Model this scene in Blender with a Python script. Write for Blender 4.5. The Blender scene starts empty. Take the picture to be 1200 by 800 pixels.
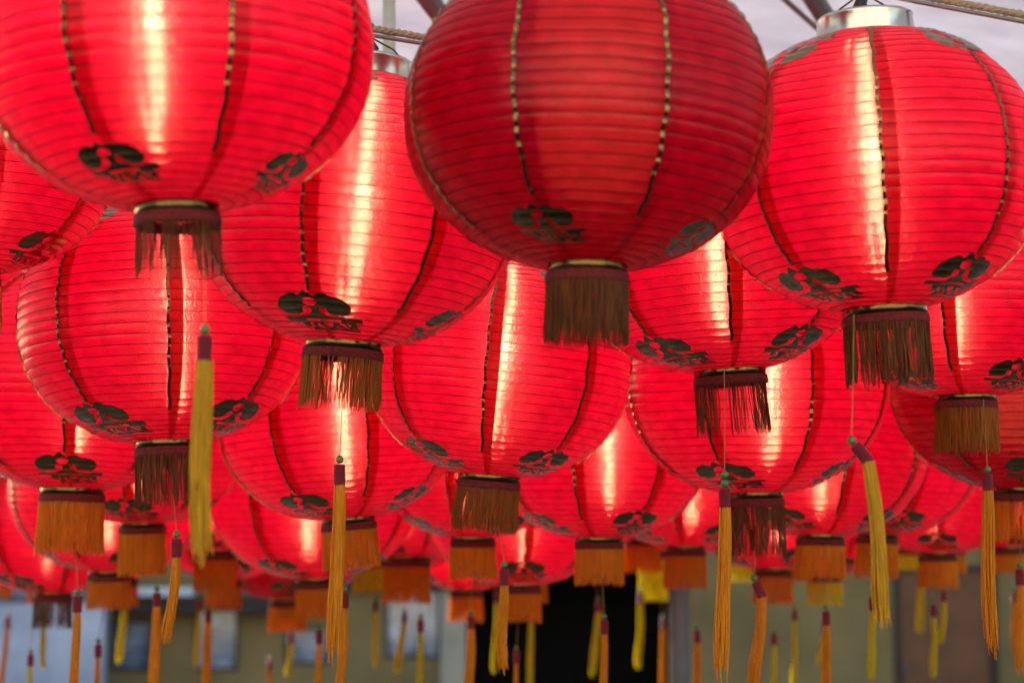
import bpy, math, random
from mathutils import Vector, Matrix, noise
random.seed(7)
PI = math.pi
R = math.radians
scene = bpy.context.scene
COL = scene.collection

# ------------------------------------------------------------------ camera
CAMZ, PITCH, FPX = 2.4, R(6.0), 2400.0          # focal length in pixels of a 1200 px wide picture
cam_d = bpy.data.cameras.new('camera')
cam_d.sensor_width = 36.0
cam_d.lens = 36.0 * FPX / 1200.0
cam_d.clip_start, cam_d.clip_end = 0.1, 500.0
cam_d.dof.use_dof = True
cam_d.dof.focus_distance = 4.1
cam_d.dof.aperture_fstop = 2.9
cam = bpy.data.objects.new('camera', cam_d)
cam.location = (0, 0, CAMZ)
cam.rotation_euler = (PI / 2 + PITCH, 0, 0)
COL.objects.link(cam)
scene.camera = cam
FWD = Vector((0, math.cos(PITCH), math.sin(PITCH)))
UPV = Vector((0, -math.sin(PITCH), math.cos(PITCH)))


def at(x, y, d):
    """Point seen at pixel (x, y) of the 1200x800 photograph, d metres along the view axis."""
    return Vector((0, 0, CAMZ)) + d * (FWD + Vector(((x - 600) / FPX, 0, 0)) + UPV * ((400 - y) / FPX))


# ------------------------------------------------------------------ world, sun, exposure
world = bpy.data.worlds.new('World')
scene.world = world
world.use_nodes = True
wn = world.node_tree.nodes
sky = wn.new('ShaderNodeTexSky')
sky.sky_type = 'NISHITA'
sky.sun_disc = False
SUN_EL, SUN_AZ = R(23), R(-35)                   # low sun beyond the far building, to the left
sky.sun_elevation = SUN_EL
sky.sun_rotation = SUN_AZ
wn['Background'].inputs['Strength'].default_value = 0.15
world.node_tree.links.new(sky.outputs[0], wn['Background'].inputs['Color'])
sun_d = bpy.data.lights.new('sun', 'SUN')
sun_d.energy = 5.0
sun_d.angle = R(0.5)
sun_d.color = (1.0, 0.95, 0.88)
sun = bpy.data.objects.new('sun', sun_d)
sdir = Vector((math.sin(SUN_AZ) * math.cos(SUN_EL), math.cos(SUN_AZ) * math.cos(SUN_EL), math.sin(SUN_EL)))
sun.rotation_euler = sdir.to_track_quat('Z', 'Y').to_euler()
sun.location = sdir * 60
COL.objects.link(sun)
vs = scene.view_settings
vs.view_transform = 'Standard'
vs.look = 'None'
vs.exposure = 1.1
vs.gamma = 1.0
cy = scene.cycles
scene.render.engine = 'CYCLES'
cy.use_denoising = True
cy.max_bounces = 8
cy.diffuse_bounces = 4
cy.glossy_bounces = 3
cy.transmission_bounces = 6
cy.transparent_max_bounces = 12
cy.sample_clamp_indirect = 4.0
cy.sample_clamp_direct = 0.0
cy.caustics_reflective = False
cy.caustics_refractive = True

# ------------------------------------------------------------------ helpers


def sprop(o, label=None, cat=None, group=None, kind=None):
    if label: o['label'] = label
    if cat: o['category'] = cat
    if group: o['group'] = group
    if kind: o['kind'] = kind
    return o


class MB:
    """collects vertices and faces for one mesh"""

    def __init__(self):
        self.v, self.f = [], []

    def add(self, vs_, fs_):
        n = len(self.v)
        self.v += [tuple(p) for p in vs_]
        self.f += [tuple(i + n for i in f) for f in fs_]

    def box(self, lo, hi):
        x0, y0, z0 = lo; x1, y1, z1 = hi
        self.add([(x0, y0, z0), (x1, y0, z0), (x1, y1, z0), (x0, y1, z0), (x0, y0, z1), (x1, y0, z1), (x1, y1, z1), (x0, y1, z1)],
                 [(0, 3, 2, 1), (4, 5, 6, 7), (0, 1, 5, 4), (1, 2, 6, 5), (2, 3, 7, 6), (3, 0, 4, 7)])

    def tube(self, pts, rad, n=6, cap=True):
        pts = [Vector(p) for p in pts]
        rs = rad if isinstance(rad, (list, tuple)) else [rad] * len(pts)
        ring = []
        ref = None
        for i, p in enumerate(pts):
            t = (pts[min(i + 1, len(pts) - 1)] - pts[max(i - 1, 0)])
            t = t.normalized() if t.length > 1e-9 else Vector((0, 0, 1))
            if ref is None:
                ref = Vector((1, 0, 0)) if abs(t.x) < 0.8 else Vector((0, 1, 0))
            a = (ref - t * ref.dot(t)).normalized()
            ref = a
            b = t.cross(a)
            ring.append([p + rs[i] * (a * math.cos(2 * PI * k / n) + b * math.sin(2 * PI * k / n)) for k in range(n)])
        vs_ = [q for r_ in ring for q in r_]
        fs_ = []
        for i in range(len(pts) - 1):
            for k in range(n):
                k2 = (k + 1) % n
                fs_.append((i * n + k, i * n + k2, (i + 1) * n + k2, (i + 1) * n + k))
        if cap:
            fs_.append(tuple(range(n))[::-1])
            fs_.append(tuple((len(pts) - 1) * n + k for k in range(n)))
        self.add(vs_, fs_)

    def lathe(self, prof, n=32, center=(0, 0), close=False):
        """prof: list of (radius, z)"""
        vs_, fs_ = [], []
        for (r_, z) in prof:
            for k in range(n):
                a = 2 * PI * k / n
                vs_.append((center[0] + r_ * math.cos(a), center[1] + r_ * math.sin(a), z))
        m = len(prof)
        for i in range(m if close else m - 1):
            i2 = (i + 1) % m
            for k in range(n):
                k2 = (k + 1) % n
                fs_.append((i * n + k, i * n + k2, i2 * n + k2, i2 * n + k))
        self.add(vs_, fs_)

    def mesh(self, name, mat, smooth=False):
        me = bpy.data.meshes.new(name)
        me.from_pydata(self.v, [], self.f)
        me.materials.append(mat)
        if smooth:
            me.polygons.foreach_set('use_smooth', [True] * len(me.polygons))
        me.update()
        return me


def link(name, data, parent=None, loc=None):
    o = bpy.data.objects.new(name, data)
    COL.objects.link(o)
    if parent: o.parent = parent
    if loc is not None: o.location = loc
    return o


def build(mb, name, mat, parent=None, smooth=False, loc=None):
    return link(name, mb.mesh(name, mat, smooth), parent, loc)


def newmat(name):
    m = bpy.data.materials.new(name)
    m.use_nodes = True
    nt = m.node_tree
    nt.nodes.clear()
    out = nt.nodes.new('ShaderNodeOutputMaterial')
    return m, nt, out


def principled(name, col, rough=0.6, metal=0.0, var=0.0, vscale=20.0, bump=0.0, bscale=60.0, spec=0.5, stretch=None, col2=None):
    m, nt, out = newmat(name)
    N, L = nt.nodes, nt.links
    p = N.new('ShaderNodeBsdfPrincipled')
    p.inputs['Roughness'].default_value = rough
    p.inputs['Metallic'].default_value = metal
    p.inputs['Specular IOR Level'].default_value = spec
    p.inputs['Base Color'].default_value = (*col, 1)
    L.new(p.outputs[0], out.inputs[0])
    tc = N.new('ShaderNodeTexCoord')
    src = tc.outputs['Object']
    if stretch:
        mp = N.new('ShaderNodeMapping')
        mp.inputs['Scale'].default_value = stretch
        L.new(src, mp.inputs[0]); src = mp.outputs[0]
    if var or col2:
        no = N.new('ShaderNodeTexNoise'); no.inputs['Scale'].default_value = vscale; no.inputs['Detail'].default_value = 5
        L.new(src, no.inputs['Vector'])
        cr = N.new('ShaderNodeValToRGB')
        c2 = col2 or tuple(min(1, c * (1 + var)) for c in col)
        c1 = tuple(c * (1 - var) for c in col)
        cr.color_ramp.elements[0].position = 0.3; cr.color_ramp.elements[0].color = (*c1, 1)
        cr.color_ramp.elements[1].position = 0.7; cr.color_ramp.elements[1].color = (*c2, 1)
        L.new(no.outputs['Fac'], cr.inputs[0]); L.new(cr.outputs[0], p.inputs['Base Color'])
    if bump:
        nb = N.new('ShaderNodeTexNoise'); nb.inputs['Scale'].default_value = bscale; nb.inputs['Detail'].default_value = 4
        L.new(src, nb.inputs['Vector'])
        bp = N.new('ShaderNodeBump'); bp.inputs['Strength'].default_value = bump; bp.inputs['Distance'].default_value = 0.01
        L.new(nb.outputs['Fac'], bp.inputs['Height']); L.new(bp.outputs[0], p.inputs['Normal'])
    return m


def fabric_material():
    """red nylon: scatters a little front light, lets most light through, and spreads the bulb's image up and down along its weave"""
    m, nt, out = newmat('red_nylon')
    N, L = nt.nodes, nt.links
    uv = N.new('ShaderNodeUVMap'); uv.uv_map = 'uv'
    oi = N.new('ShaderNodeObjectInfo')
    mp = N.new('ShaderNodeMapping'); mp.inputs['Scale'].default_value = (6, 30, 1)
    L.new(uv.outputs[0], mp.inputs[0])
    cl = N.new('ShaderNodeTexNoise'); cl.inputs['Scale'].default_value = 1.0; cl.inputs['Detail'].default_value = 4
    L.new(mp.outputs[0], cl.inputs['Vector'])
    cr = N.new('ShaderNodeValToRGB')
    cr.color_ramp.elements[0].position = 0.3; cr.color_ramp.elements[0].color = (0.54, 0.0012, 0.022, 1)
    cr.color_ramp.elements[1].position = 0.7; cr.color_ramp.elements[1].color = (0.80, 0.002, 0.044, 1)
    L.new(cl.outputs['Fac'], cr.inputs[0])
    hv = N.new('ShaderNodeMapRange'); hv.inputs['To Min'].default_value = 0.86; hv.inputs['To Max'].default_value = 1.04
    L.new(oi.outputs['Random'], hv.inputs['Value'])
    dye = N.new('ShaderNodeVectorMath'); dye.operation = 'SCALE'           # no two gores are dyed quite alike
    L.new(cr.outputs[0], dye.inputs[0]); L.new(hv.outputs[0], dye.inputs['Scale'])
    # puckers of the cloth (real relief, too fine for the mesh)
    mp2 = N.new('ShaderNodeMapping'); mp2.inputs['Scale'].default_value = (60, 90, 1)
    L.new(uv.outputs[0], mp2.inputs[0])
    pk = N.new('ShaderNodeTexNoise'); pk.inputs['Scale'].default_value = 1.0; pk.inputs['Detail'].default_value = 3
    L.new(mp2.outputs[0], pk.inputs['Vector'])
    b1 = N.new('ShaderNodeBump'); b1.inputs['Strength'].default_value = 0.5; b1.inputs['Distance'].default_value = 0.004
    mp4 = N.new('ShaderNodeMapping'); mp4.inputs['Scale'].default_value = (9, 26, 1); mp4.inputs['Rotation'].default_value = (0, 0, 0.25)
    L.new(uv.outputs[0], mp4.inputs[0])
    ck = N.new('ShaderNodeTexNoise'); ck.inputs['Scale'].default_value = 1.0; ck.inputs['Detail'].default_value = 2; ck.noise_type = 'RIDGED_MULTIFRACTAL'
    L.new(mp4.outputs[0], ck.inputs['Vector'])
    b0 = N.new('ShaderNodeBump'); b0.inputs['Strength'].default_value = 0.12; b0.inputs['Distance'].default_value = 0.008
    L.new(ck.outputs['Fac'], b0.inputs['Height']); L.new(b0.outputs[0], b1.inputs['Normal'])
    L.new(pk.outputs['Fac'], b1.inputs['Height'])
    b3 = N.new('ShaderNodeBump'); b3.inputs['Strength'].default_value = 0.18; b3.inputs['Distance'].default_value = 0.004
    L.new(pk.outputs['Fac'], b3.inputs['Height']); L.new(b0.outputs[0], b3.inputs['Normal'])
    # weave: fine horizontal threads tip the surface up and down only, so the bulb's image is drawn out along the meridian
    tg = N.new('ShaderNodeTangent'); tg.direction_type = 'UV_MAP'; tg.uv_map = 'uv'
    geo = N.new('ShaderNodeNewGeometry')
    bt = N.new('ShaderNodeVectorMath'); bt.operation = 'CROSS_PRODUCT'
    L.new(b1.outputs[0], bt.inputs[0]); L.new(tg.outputs[0], bt.inputs[1])
    sc1 = N.new('ShaderNodeVectorMath'); sc1.operation = 'SCALE'; sc1.inputs['Scale'].default_value = 7919.0
    tc = N.new('ShaderNodeTexCoord')
    L.new(tc.outputs['Object'], sc1.inputs[0])
    wn1 = N.new('ShaderNodeTexWhiteNoise'); wn1.noise_dimensions = '3D'
    L.new(sc1.outputs[0], wn1.inputs['Vector'])
    sx = N.new('ShaderNodeSeparateXYZ'); L.new(wn1.outputs['Color'], sx.inputs[0])
    sub = N.new('ShaderNodeMath'); sub.operation = 'SUBTRACT'
    L.new(sx.outputs[0], sub.inputs[0]); L.new(sx.outputs[1], sub.inputs[1])
    cub = N.new('ShaderNodeMath'); cub.operation = 'MULTIPLY'; L.new(sub.outputs[0], cub.inputs[0]); cub.inputs[1].default_value = WEAVE
    sc2 = N.new('ShaderNodeVectorMath'); sc2.operation = 'SCALE'
    L.new(bt.outputs[0], sc2.inputs[0]); L.new(cub.outputs[0], sc2.inputs['Scale'])
    ad = N.new('ShaderNodeVectorMath'); ad.operation = 'ADD'
    L.new(b1.outputs[0], ad.inputs[0]); L.new(sc2.outputs[0], ad.inputs[1])
    b2 = N.new('ShaderNodeVectorMath'); b2.operation = 'NORMALIZE'
    L.new(ad.outputs[0], b2.inputs[0])
    tr = N.new('ShaderNodeBsdfTranslucent'); L.new(dye.outputs[0], tr.inputs['Color']); L.new(b1.outputs[0], tr.inputs['Normal'])
    df = N.new('ShaderNodeBsdfDiffuse'); L.new(dye.outputs[0], df.inputs['Color']); L.new(b1.outputs[0], df.inputs['Normal'])
    m1 = N.new('ShaderNodeMixShader'); m1.inputs[0].default_value = 0.62
    L.new(df.outputs[0], m1.inputs[1]); L.new(tr.outputs[0], m1.inputs[2])
    rf = N.new('ShaderNodeBsdfRefraction')
    rf.inputs['Color'].default_value = (1.0, 0.29, 0.19, 1); rf.inputs['Roughness'].default_value = RF_ROUGH; rf.inputs['IOR'].default_value = RF_IOR
    L.new(b2.outputs[0], rf.inputs['Normal'])
    rg = N.new('ShaderNodeBsdfRefraction')                # the looser part of the weave: a wide soft glow round the streak
    rg.inputs['Color'].default_value = (1.0, 0.06, 0.07, 1); rg.inputs['Roughness'].default_value = 0.62; rg.inputs['IOR'].default_value = RF_IOR
    L.new(b2.outputs[0], rg.inputs['Normal'])
    m0 = N.new('ShaderNodeMixShader'); m0.inputs[0].default_value = 0.055
    L.new(m1.outputs[0], m0.inputs[1]); L.new(rg.outputs[0], m0.inputs[2])
    m2 = N.new('ShaderNodeMixShader'); m2.inputs[0].default_value = RF_MIX
    L.new(m0.outputs[0], m2.inputs[1]); L.new(rf.outputs[0], m2.inputs[2])
    gl = N.new('ShaderNodeBsdfGlossy'); gl.inputs['Roughness'].default_value = 0.24; gl.inputs['Color'].default_value = (1, 0.93, 0.9, 1)
    L.new(b3.outputs[0], gl.inputs['Normal'])
    fr = N.new('ShaderNodeFresnel'); fr.inputs['IOR'].default_value = 1.45
    L.new(b3.outputs[0], fr.inputs['Normal'])
    fm_ = N.new('ShaderNodeMath'); fm_.operation = 'MULTIPLY'; fm_.inputs[1].default_value = 0.36
    L.new(fr.outputs[0], fm_.inputs[0])
    m3 = N.new('ShaderNodeMixShader')
    L.new(fm_.outputs[0], m3.inputs[0]); L.new(m2.outputs[0], m3.inputs[1]); L.new(gl.outputs[0], m3.inputs[2])
    L.new(m3.outputs[0], out.inputs[0])
    return m


WEAVE, RF_ROUGH, RF_IOR, RF_MIX = 9.0, 0.22, 1.40, 0.058


def thread_material(name, c1, c2, through=0.5):
    m, nt, out = newmat(name)
    N, L = nt.nodes, nt.links
    tc = N.new('ShaderNodeTexCoord')
    mp = N.new('ShaderNodeMapping'); mp.inputs['Scale'].default_value = (260, 260, 9)
    L.new(tc.outputs['Object'], mp.inputs[0])
    no = N.new('ShaderNodeTexNoise'); no.inputs['Scale'].default_value = 1.0
    L.new(mp.outputs[0], no.inputs['Vector'])
    cr = N.new('ShaderNodeValToRGB')
    cr.color_ramp.elements[0].position = 0.3; cr.color_ramp.elements[0].color = (*c1, 1)
    cr.color_ramp.elements[1].position = 0.7; cr.color_ramp.elements[1].color = (*c2, 1)
    L.new(no.outputs['Fac'], cr.inputs[0])
    d = N.new('ShaderNodeBsdfDiffuse'); L.new(cr.outputs[0], d.inputs[0])
    t = N.new('ShaderNodeBsdfTranslucent'); L.new(cr.outputs[0], t.inputs[0])
    g = N.new('ShaderNodeBsdfGlossy'); g.inputs['Roughness'].default_value = 0.4
    a = N.new('ShaderNodeMixShader'); a.inputs[0].default_value = through
    L.new(d.outputs[0], a.inputs[1]); L.new(t.outputs[0], a.inputs[2])
    b = N.new('ShaderNodeMixShader'); b.inputs[0].default_value = 0.02
    L.new(a.outputs[0], b.inputs[1]); L.new(g.outputs[0], b.inputs[2])
    L.new(b.outputs[0], out.inputs[0])
    return m


def emission_material(name, col, st):
    m, nt, out = newmat(name)
    e = nt.nodes.new('ShaderNodeEmission')
    e.inputs[0].default_value = (*col, 1); e.inputs[1].default_value = st
    nt.links.new(e.outputs[0], out.inputs[0])
    return m


BULB = 88.0
M = {}
M['fabric'] = fabric_material()
M['foil'] = principled('gold_foil', (0.21, 0.155, 0.066), rough=0.10, metal=1.0, var=0.25, vscale=120, bump=0.08, bscale=300)
M['wire'] = principled('dark_wire', (0.03, 0.003, 0.003), rough=0.7, spec=0.1)
M['chrome'] = principled('chrome', (0.50, 0.48, 0.44), rough=0.2, metal=1.0, var=0.06, vscale=30, bump=0.03, bscale=60)
M['brass'] = principled('brass_rim', (0.13, 0.085, 0.03), rough=0.16, metal=1.0, var=0.1, vscale=40, bump=0.05, bscale=90)
M['braid'] = principled('dark_red_braid', (0.16, 0.012, 0.014), rough=0.8, var=0.4, vscale=160, bump=0.6, bscale=500)
M['thread'] = thread_material('gold_thread', (0.66, 0.33, 0.010), (0.86, 0.50, 0.024), 0.32)
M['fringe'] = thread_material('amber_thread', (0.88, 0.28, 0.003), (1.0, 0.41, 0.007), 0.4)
M['fringe_half_shaded'] = thread_material('half_shaded_thread', (0.36, 0.105, 0.005), (0.60, 0.20, 0.008))  # amber fringe darkened partway: half shade put into the colour
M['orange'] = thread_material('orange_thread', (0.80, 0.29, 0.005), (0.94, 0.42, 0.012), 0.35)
M['fringe_shaded'] = thread_material('shaded_thread', (0.13, 0.032, 0.006), (0.30, 0.095, 0.010))  # near backlit fringes: their shade is put into the thread colour
M['lemon'] = thread_material('lemon_thread', (0.86, 0.72, 0.010), (0.95, 0.88, 0.02), 0.55)
M['dull'] = thread_material('unlit_thread', (0.20, 0.11, 0.05), (0.34, 0.20, 0.09))  # fringe seen from its unlit side, that shade painted in the colour
M['bead'] = principled('green_bead', (0.05, 0.17, 0.05), rough=0.25, var=0.3, vscale=80)
M['collar'] = principled('red_wrap', (0.24, 0.012, 0.03), rough=0.55, var=0.35, vscale=10, bump=0.7, bscale=30, stretch=(10, 10, 400))
M['cord'] = principled('tan_cord', (0.30, 0.17, 0.05), rough=0.8, var=0.2)
M['black'] = principled('black_plastic', (0.012, 0.012, 0.013), rough=0.45, bump=0.2, bscale=80)
M['bulb'] = emission_material('lit_bulb', (1.0, 0.80, 0.60), BULB)
M['fill_globe'] = emission_material('fill_glow', (1.0, 0.56, 0.36), 2.2)  # fill glow added inside lanterns that are really unlit
M['fill_globe_dim'] = emission_material('fill_glow_dim', (1.0, 0.36, 0.22), 1.6)     # dim glow added to an unlit lantern, as if lit through its cloth

# ------------------------------------------------------------------ lantern geometry (metres; origin at the bottom ring)
LA, LB, LN = 0.300, 0.254, 2.15
R_TOP, R_BOT, TURNS = 0.086, 0.066, 35
prof = []
for i in range(4001):
    th = PI / 2 - PI * i / 4000
    prof.append((LA * abs(math.cos(th)) ** (2 / LN), math.copysign(LB * abs(math.sin(th)) ** (2 / LN), th)))
i0 = next(i for i in range(4001) if prof[i][0] >= R_TOP)
i1 = max(i for i in range(4001) if prof[i][0] >= R_BOT)
prof = prof[i0:i1 + 1]
arc = [0.0]
for p, q in zip(prof, prof[1:]):
    arc.append(arc[-1] + math.hypot(q[0] - p[0], q[1] - p[1]))
ARC = arc[-1]
ZB = -prof[-1][1]                                 # centre above the bottom ring
HT = prof[0][1] + ZB                              # height of the cloth
TAB = []
j = 0
for k in range(1201):
    t = ARC * k / 1200
    while j < len(arc) - 2 and arc[j + 1] < t: j += 1
    f = (t - arc[j]) / max(1e-12, arc[j + 1] - arc[j])
    f = min(1, max(0, f))
    TAB.append((prof[j][0] + f * (prof[j + 1][0] - prof[j][0]), prof[j][1] + f * (prof[j + 1][1] - prof[j][1])))


def prof_at(s):
    x = min(1, max(0, s)) * 1200
    k = min(1199, int(x)); f = x - k
    a, b = TAB[k], TAB[k + 1]
    dr, dz = b[0] - a[0], b[1] - a[1]
    l = math.hypot(dr, dz) or 1
    return a[0] + f * dr, a[1] + f * dz, -dz / l, dr / l       # radius, height, outward normal (r, z)


def surf(s, lon, off=0.0, bulge=True):
    r, z, nr, nz = prof_at(s)
    t = (s * TURNS - lon / (2 * PI)) % 1.0
    edge = min(1, s * TURNS, (1 - s) * TURNS)
    h = 0.0015 * math.sin(PI * t) ** 0.6 * max(0, edge) if bulge else 0
    nn = noise.noise(Vector((6 * math.cos(lon), 6 * math.sin(lon), s * 11)))
    h += (0.0016 * nn + 0.0050 * noise.noise(Vector((1.6 * math.cos(lon), 1.6 * math.sin(lon), s * 3.1 + 5)))) * max(0, min(1, s * 6, (1 - s) * 6)) + off
    rr = r + nr * h
    return (rr * math.sin(lon), -rr * math.cos(lon), ZB + z + nz * h)   # lon 0 faces -Y, grows towards +X


def set_uv(me, uvs):
    lay = me.uv_layers.new(name='uv')
    flat = []
    for l in me.loops:
        flat += uvs[l.vertex_index]
    lay.data.foreach_set('uv', flat)


GORE = 2 * PI / 8


def panel_mesh(k):
    """one gore of cloth: from seam k to seam k+1 and a hem that runs on under the next gore"""
    cols = [(GORE * k + GORE * c / 9, 0.0) for c in range(10)]
    cols += [(GORE * (k + 1) + R(d), o) for d, o in ((0.9, -0.0016), (5.5, -0.0016))]
    m = 6
    vs_, uvs, ss = [], [], []
    for lon, off in cols:
        col = []
        for jj in range(-m, TURNS * m + 1):
            s = min(1, max(0, (jj / m + lon / (2 * PI)) / TURNS))
            vs_.append(surf(s, lon, off)); uvs.append((lon / (2 * PI) * 8, s)); col.append(s)
        ss.append(col)
    n = TURNS * m + 1 + m
    fs_ = []
    for c in range(len(cols) - 1):
        for jj in range(n - 1):
            if ss[c][jj] == ss[c][jj + 1] and ss[c + 1][jj] == ss[c + 1][jj + 1]: continue
            a = c * n + jj
            fs_.append((a, a + 1, a + n + 1, a + n))
    me = bpy.data.meshes.new('cloth_gore')
    me.from_pydata(vs_, [], fs_)
    me.materials.append(M['fabric'])
    me.polygons.foreach_set('use_smooth', [True] * len(me.polygons))
    set_uv(me, uvs)
    me.update()
    return me


def strip_mesh(k, s0, s1):
    lon = GORE * k
    m = TURNS * 5
    vs_, fs_ = [], []
    j0, j1 = int(s0 * m), int(s1 * m)
    for jj in range(j0, j1 + 1):
        s = jj / m
        r = prof_at(s)[0]
        w = 0.0030 / r
        wob = 0.0012 / r * math.sin(jj * 0.37 + k)
        up = (0.0018 + 0.0012 * noise.noise(Vector((k * 7.3, s * 21, 0)))) * abs(math.sin(PI * ((s * TURNS - lon / (2 * PI)) % 1.0))) ** 0.8      # the foil buckles out between the ribs
        for d, o in ((-w, 0.0006), (-w, 0.0014 + up), (w, 0.0014 + up), (w, 0.0006)):
            vs_.append(surf(s, lon + d + wob, o))
    for i in range(j1 - j0):
        for c in range(3):
            a = i * 4 + c
            fs_.append((a, a + 4, a + 5, a + 1))
    me = bpy.data.meshes.new('gold_strip')
    me.from_pydata(vs_, [], fs_)
    me.materials.append(M['foil'])
    me.update()
    return me


# the printed foil emblem: a cloud head over a latticed base, drawn as signed distances in sketch units
def sd_ell(x, y, cx, cy_, rx, ry):
    k = math.hypot((x - cx) / rx, (y - cy_) / ry)
    return (k - 1) * min(rx, ry)


def sd_box(x, y, x0, y0, x1, y1):
    dx = max(x0 - x, x - x1); dy = max(y0 - y, y - y1)
    return max(dx, dy) if max(dx, dy) < 0 else math.hypot(max(dx, 0), max(dy, 0))


def sd_cap(x, y, ax, ay, bx, by, ra, rb):
    dx, dy = bx - ax, by - ay
    t = max(0, min(1, ((x - ax) * dx + (y - ay) * dy) / (dx * dx + dy * dy)))
    return math.hypot(x - ax - t * dx, y - ay - t * dy) - (ra + t * (rb - ra))


def sd_poly(x, y, P):
    d = 1e9; ins = False
    for (ax, ay), (bx, by) in zip(P, P[1:] + P[:1]):
        dx, dy = bx - ax, by - ay
        t = max(0, min(1, ((x - ax) * dx + (y - ay) * dy) / (dx * dx + dy * dy)))
        d = min(d, math.hypot(x - ax - t * dx, y - ay - t * dy))
        if (ay > y) != (by > y) and x < (bx - ax) * (y - ay) / (by - ay) + ax: ins = not ins
    return -d if ins else d


def emblem_sd(x, y):
    head = min(sd_ell(x, y, 300, 325, 155, 122), sd_ell(x, y, 785, 335, 150, 115), sd_ell(x, y, 320, 262, 90, 72),
               sd_ell(x, y, 650, 262, 100, 75), sd_box(x, y, 330, 218, 770, 420),
               sd_poly(x, y, [(470, 150), (570, 225), (390, 225)]))
    cut = min(sd_ell(x, y, 508, 285, 78, 47),
              sd_cap(x, y, 455, 385, 470, 428, 44, 32), sd_cap(x, y, 470, 428, 400, 462, 30, 19), sd_cap(x, y, 400, 462, 180, 462, 19, 16),
              sd_cap(x, y, 622, 385, 640, 428, 44, 30), sd_cap(x, y, 640, 428, 715, 466, 29, 19), sd_cap(x, y, 715, 466, 910, 458, 19, 15))
    head = max(head, -cut, y - 470)
    trunk = sd_poly(x, y, [(512, 335), (578, 335), (598, 420), (690, 478), (900, 480), (900, 512), (330, 512), (330, 482), (420, 478), (497, 420)])
    base = min(sd_poly(x, y, [(165, 472), (335, 484), (335, 540), (215, 540)]), sd_poly(x, y, [(875, 470), (1015, 470), (1000, 540), (875, 535)]),
               sd_poly(x, y, [(315, 525), (415, 530), (450, 650), (395, 650)]), sd_box(x, y, 400, 545, 900, 575), sd_box(x, y, 860, 500, 925, 650),
               sd_box(x, y, 775, 505, 880, 560), sd_box(x, y, 320, 505, 412, 545),
               sd_box(x, y, 440, 670, 935, 698), sd_cap(x, y, 490, 575, 492, 685, 26, 26), sd_cap(x, y, 540, 580, 650, 660, 19, 19),
               sd_cap(x, y, 722, 570, 652, 672, 21, 21), sd_cap(x, y, 740, 612, 830, 672, 21, 21), sd_cap(x, y, 800, 575, 860, 640, 15, 15))
    return min(head, trunk, base)


NX, NY = 60, 42
EX0, EX1, EY0, EY1 = 130.0, 1030.0, 135.0, 712.0
EGRID = [[emblem_sd(EX0 + (EX1 - EX0) * i / NX, EY0 + (EY1 - EY0) * jj / NY) for i in range(NX + 1)] for jj in range(NY + 1)]


def emblem_tris():
    """the outline cut out of a fine grid (marching triangles)"""
    tris, idx, pts = [], {}, []

    def pid(key, p):
        if key not in idx:
            idx[key] = len(pts); pts.append(p)
        return idx[key]

    def gp(i, jj): return (EX0 + (EX1 - EX0) * i / NX, EY0 + (EY1 - EY0) * jj / NY)
    for jj in range(NY):
        for i in range(NX):
            for tri in (((i, jj), (i + 1, jj), (i + 1, jj + 1)), ((i, jj), (i + 1, jj + 1), (i, jj + 1))):
                out_ = []
                for q in range(3):
                    a, b = tri[q], tri[(q + 1) % 3]
                    da, db = EGRID[a[1]][a[0]], EGRID[b[1]][b[0]]
                    if da < 0: out_.append(pid(a, gp(*a)))
                    if (da < 0) != (db < 0):
                        t = da / (da - db)
                        pa, pb = gp(*a), gp(*b)
                        out_.append(pid((min(a, b), max(a, b)), (pa[0] + t * (pb[0] - pa[0]), pa[1] + t * (pb[1] - pa[1]))))
                if len(out_) >= 3: tris.append(tuple(out_))
    return pts, tris


EPTS, ETRIS = emblem_tris()
EM_S, EM_W, EM_H = 0.842, 0.150, 0.122           # place along the meridian, width, height


def emblem_mesh(k, bottom, f=1.0):
    sc = f * EM_W / 880.0; sy = f * EM_H / 560.0
    vs_ = []
    for (x, y) in EPTS:
        s = EM_S + (y - 430) * sy / ARC
        if not bottom: s = 1 - s
        r = prof_at(s)[0]
        vs_.append(surf(s, GORE * k + (x - 545) * sc / max(r, 0.11), 0.0021))
    me = bpy.data.meshes.new('gold_emblem')
    fs_ = ETRIS if bottom else [t[::-1] for t in ETRIS]
    me.from_pydata(vs_, [], [t[::-1] for t in fs_])
    me.materials.append(M['foil'])
    me.update()
    return me

# ------------------------------------------------------------------ the setting: ground, far building, canopy
M['ground'] = principled('worn_asphalt', (0.026, 0.0255, 0.025), rough=0.9, var=0.2, vscale=1.2, bump=0.3, bscale=30)
M['wall'] = principled('olive_plaster', (0.285, 0.20, 0.072), rough=0.85, var=0.28, vscale=0.9, bump=0.15, bscale=40)
M['wood'] = principled('dark_wood', (0.045, 0.028, 0.02), rough=0.7, var=0.3, vscale=6, stretch=(1, 8, 8), bump=0.2, bscale=12)
M['brown'] = principled('brown_door_paint', (0.20, 0.075, 0.024), rough=0.6, var=0.2, vscale=3)
M['stone'] = principled('beige_stone', (0.46, 0.40, 0.29), rough=0.8, var=0.15, vscale=3)
M['frame'] = principled('dark_window_frame', (0.03, 0.03, 0.03), rough=0.5)
M['pane'] = principled('window_glass', (0.10, 0.15, 0.20), rough=0.08, metal=0.0, var=0.5, vscale=3.2, spec=1.0, col2=(0.40, 0.48, 0.60))  # pale blue blotches in the colour stand in for reflections
M['inside'] = principled('dark_interior', (0.004, 0.004, 0.004), rough=0.95)
M['panel'] = principled('pale_blue_sheet', (0.42, 0.49, 0.64), rough=0.35, vscale=1.6, col2=(0.66, 0.70, 0.80), var=0.25)
M['awn'] = principled('mauve_awning', (0.22, 0.19, 0.19), rough=0.8, var=0.2, vscale=4)
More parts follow.
